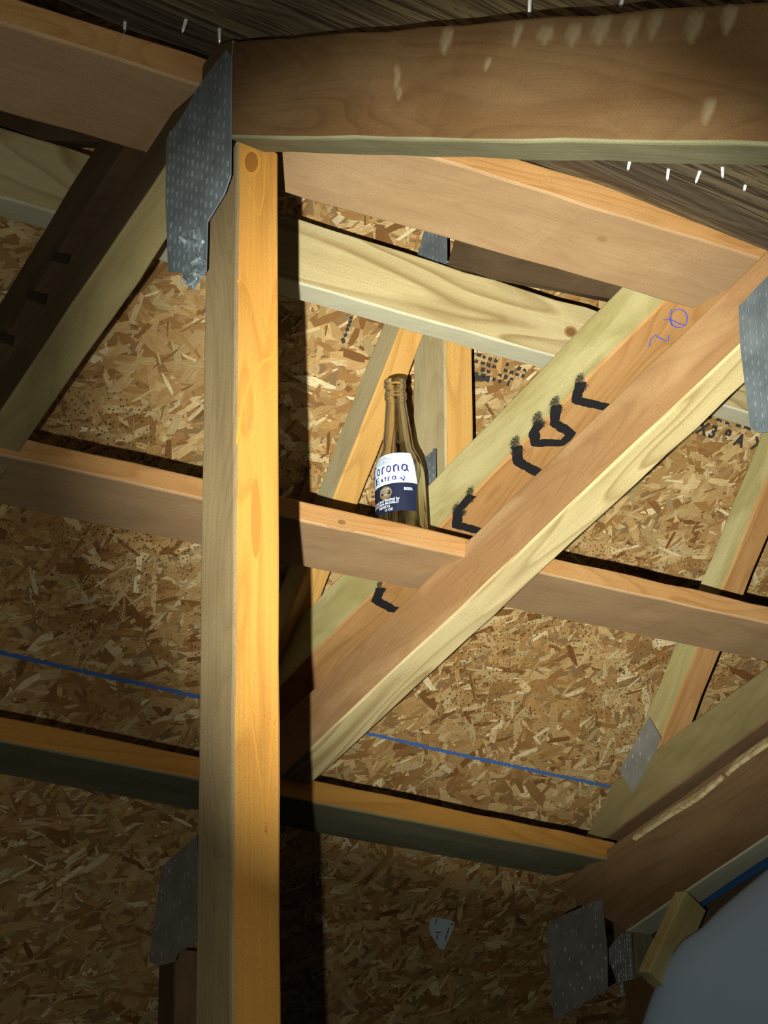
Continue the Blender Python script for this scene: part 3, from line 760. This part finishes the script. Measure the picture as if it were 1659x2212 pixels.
cline('griffin_emblem', [[(6, 67.8), (9, 68.4), (12, 67)], [(10, 65), (13, 66.2)]], GREYI, lw, .8)
vs = [cyl(-36, .049, .0005)]; N_ = 28
for i in range(N_):
    a = 2*math.pi*i/N_; vs.append(cyl(-36+math.degrees(8.2/28.4)*math.cos(a), .0485+.0082*math.sin(a), .0005))
me = bpy.data.meshes.new('gold_medallion'); me.from_pydata(vs, [], [(0, i+1, (i+1) % N_+1) for i in range(N_)]); me.update()
gm = link('gold_medallion', me, GOLD, ln2, BM)
def ctext(s, a0, z0, size, mat, parent, stretch=1.0, off=.0008):
    me = text_mesh(s, size); 
    for v_ in me.vertices:
        x = v_.co.x*1000*stretch; y = v_.co.y*1000
        p = cyl(a0 + math.degrees(x/28.4), z0/1000+y/1000, off); v_.co = p
    return link('lettering', me, mat, parent, BM)
ctext('BEER', 7, 49.3, .0046, WHT, ln2, 1.0)
ctext('Brewed and Bottled by', -82, 37.4, .0048, WHT, ln2, .87)
ctext('CERVECERIA MODELO', -84, 33.2, .0045, WHT, ln2, .86)
ctext('MEXICO', -56, 29.0, .0045, WHT, ln2, .9)
ctext('12 OZ', -40, 24.8, .0042, WHT, ln2, .9)
TANI = plain('label_tan_ink', (.42, .40, .36), .5)
ctext('LA CERVEZA', -50, 52.0, .0028, TANI, ln2, .8); ctext('MAS FINA', -46, 48.4, .0028, TANI, ln2, .8); ctext('1925', -42, 44.6, .0032, TANI, ln2, .9)

# ------------------------------------------------------------------ lower corners
nail_plate(t2, TA2, nrm=NF[ch2.name], px=[(428, 1805), (350, 1872), (342, 1930), (330, 2000), (322, 2078), (345, 2086), (378, 2078), (385, 2062), (436, 2030)],
           label='dull heel plate in the shade left of the yellow post', mat=GALVD, keep=.25)
beam('heel_post', (378, 2050), (372, 2330), 2.42, -V, D1, .05, D2, .04, (W_RBR, W_DKB), t2, seed=21)
# boards, plate and tape of the rear truss heel
beam('heel_post', (1345, 2120), (1364, 2330), 2.46, -V, D1, .055, -D1, .12, (W_BRN, W_BRN), t3, seed=22)
beam('king_post', (1370, 1955), (1374, 2120), 2.52, -V, D1, .062, D2, .04, (W_GRN, W_GREY), t3, seed=23)
PT = P3 + D1*.044
nail_plate(t3, PT, [(1330, 2028), (1364, 2004), (1368, 2080), (1374, 2142), (1346, 2156), (1326, 2100), (1310, 2060)], 'far side plate with its teeth showing', mat=GALVD, keep=1, sx=.0045, sy=.0062)
stick, _, _ = beam('short_stick', (1482, 1925), (1402, 2100), 2.33, -V, D1, .041, D2, .02, (W_OLV, W_OLV), None, Z1=2.27, seed=24)
tag(stick, 'short pale stick slanting down beside the white sheet', 'board')
TAPE = plain('blue_tape', (.02, .08, .24), .5)
slab('tape', [on_plane(x, y, P3 + D1*.043, n1) for x, y in [(1720, 1812), (1720, 1834), (1600, 1908), (1516, 1960), (1512, 1952), (1530, 1934)]], D1, .0015, TAPE, t3)
bch, _, _ = beam('lower_board', (1720, 1815), (1440, 2010), 2.47, X3, D2, .02, -V, .075, (W_DKB, W_DKB), None, Z1=2.47, ext0=.7, ext1=.02, seed=25)
tag(bch, 'dark brown board between the blue tape and the white sheet', 'board')
# white sheet, bulging toward the camera
def sheet():
    edge = [(2300, 1430), (1980, 1650), (1720, 1838), (1659, 1884), (1610, 1925), (1560, 1968), (1520, 2008), (1478, 2036), (1450, 2072), (1428, 2112), (1410, 2160), (1392, 2212), (1380, 2290), (1350, 2700)]
    cx_, cy_ = 2500, 2900; vs, fs = [], []; K = 9
    for i, (x, y) in enumerate(edge):
        for k in range(K):
            t = [0, .003, .008, .018, .035, .09, .2, .5, 1][k]
            X_ = x+(cx_-x)*t; Y_ = y+(cy_-y)*t
            Z_d = 2.30 - .06*(1-(1-min(1, t*12))**2)**.5*.5 - .12*t
            vs.append(un(X_, Y_, Z_d + .0015*math.sin(i*1.7+k)))
    for i in range(len(edge)-1):
        for k in range(K-1):
            a = i*K+k; fs.append((a, a+1, a+K+1, a+K))
    c = vs[0].copy(); me = bpy.data.meshes.new('plastic_sheet'); me.from_pydata([tuple(v_-c) for v_ in vs], [], fs); me.update()
    for p in me.polygons: p.use_smooth = True
    o = link('insulation_sheet', me, plain('bluish_white_sheet', (.30, .39, .54), .6), None, Matrix.Translation(c))
    s_ = o.modifiers.new('t', 'SOLIDIFY'); s_.thickness = .004; s_.offset = -1
    return tag(o, 'bluish white curved sheet filling the lower right corner', 'sheet')
sheet()
# pale splinter lying on the top edge of the rear chord
for pts in ([(1690, 1592), (1659, 1607), (1600, 1648), (1575, 1672)], [(1565, 1680), (1520, 1716), (1490, 1736), (1455, 1756), (1375, 1812)]):
    vsn = [t3pt(x, y) - D1*.004 for x, y in pts]
    bm = bmesh.new(); prev = None; n_ = len(vsn)
    for i, p in enumerate(vsn):
        t = (vsn[min(i+1, n_-1)]-vsn[max(i-1, 0)]).normalized(); s_ = D1*.5+V*.8; s_ = (s_-t*s_.dot(t)).normalized(); q_ = t.cross(s_)
        hw = .0055*(1 if 0 < i < n_-1 else .5)
        r = [bm.verts.new(p-vsn[0]+s_*a*hw+q_*b*.0025) for a, b in ((-1, -1), (1, -1), (1, 1), (-1, 1))]
        if prev:
            for j in range(4): bm.faces.new((prev[j], prev[(j+1) % 4], r[(j+1) % 4], r[j]))
        else: bm.faces.new(r)
        prev = r
    bm.faces.new(prev[::-1]); bmesh.ops.recalc_face_normals(bm, faces=bm.faces)
    me = bpy.data.meshes.new('splinter'); bm.to_mesh(me); bm.free()
    link('splinter', me, W_PALE, t3, Matrix.Translation(vsn[0]))
# paper scrap stuck on the sheathing
SC = plain('scrap_paper', (.50, .60, .66), .6)
sp_ = [on_plane(x, y, OP + ON*.004, ON) for x, y in [(934, 1981), (952, 1983), (972, 1987), (983, 1992), (981, 2001), (974, 2018), (963, 2040), (959, 2052), (948, 2048), (940, 2034), (930, 2018), (926, 2003), (930, 1990)]]
scr = slab('paper_scrap', sp_, ON, .0006, SC); tag(scr, 'small torn bluish paper scrap stuck on the dim sheathing', 'paper')
for pl in ([(941, 2014), (953, 2014)], [(945, 2018), (944, 2030)], [(974, 1997), (981, 1996)], [(970, 2004), (962, 2030)], [(943, 1985), (941, 1995)]):
    ribbon('print', pl, OP + ON*.0047, ON, .0016, INK, scr, .0004, .2, 3)
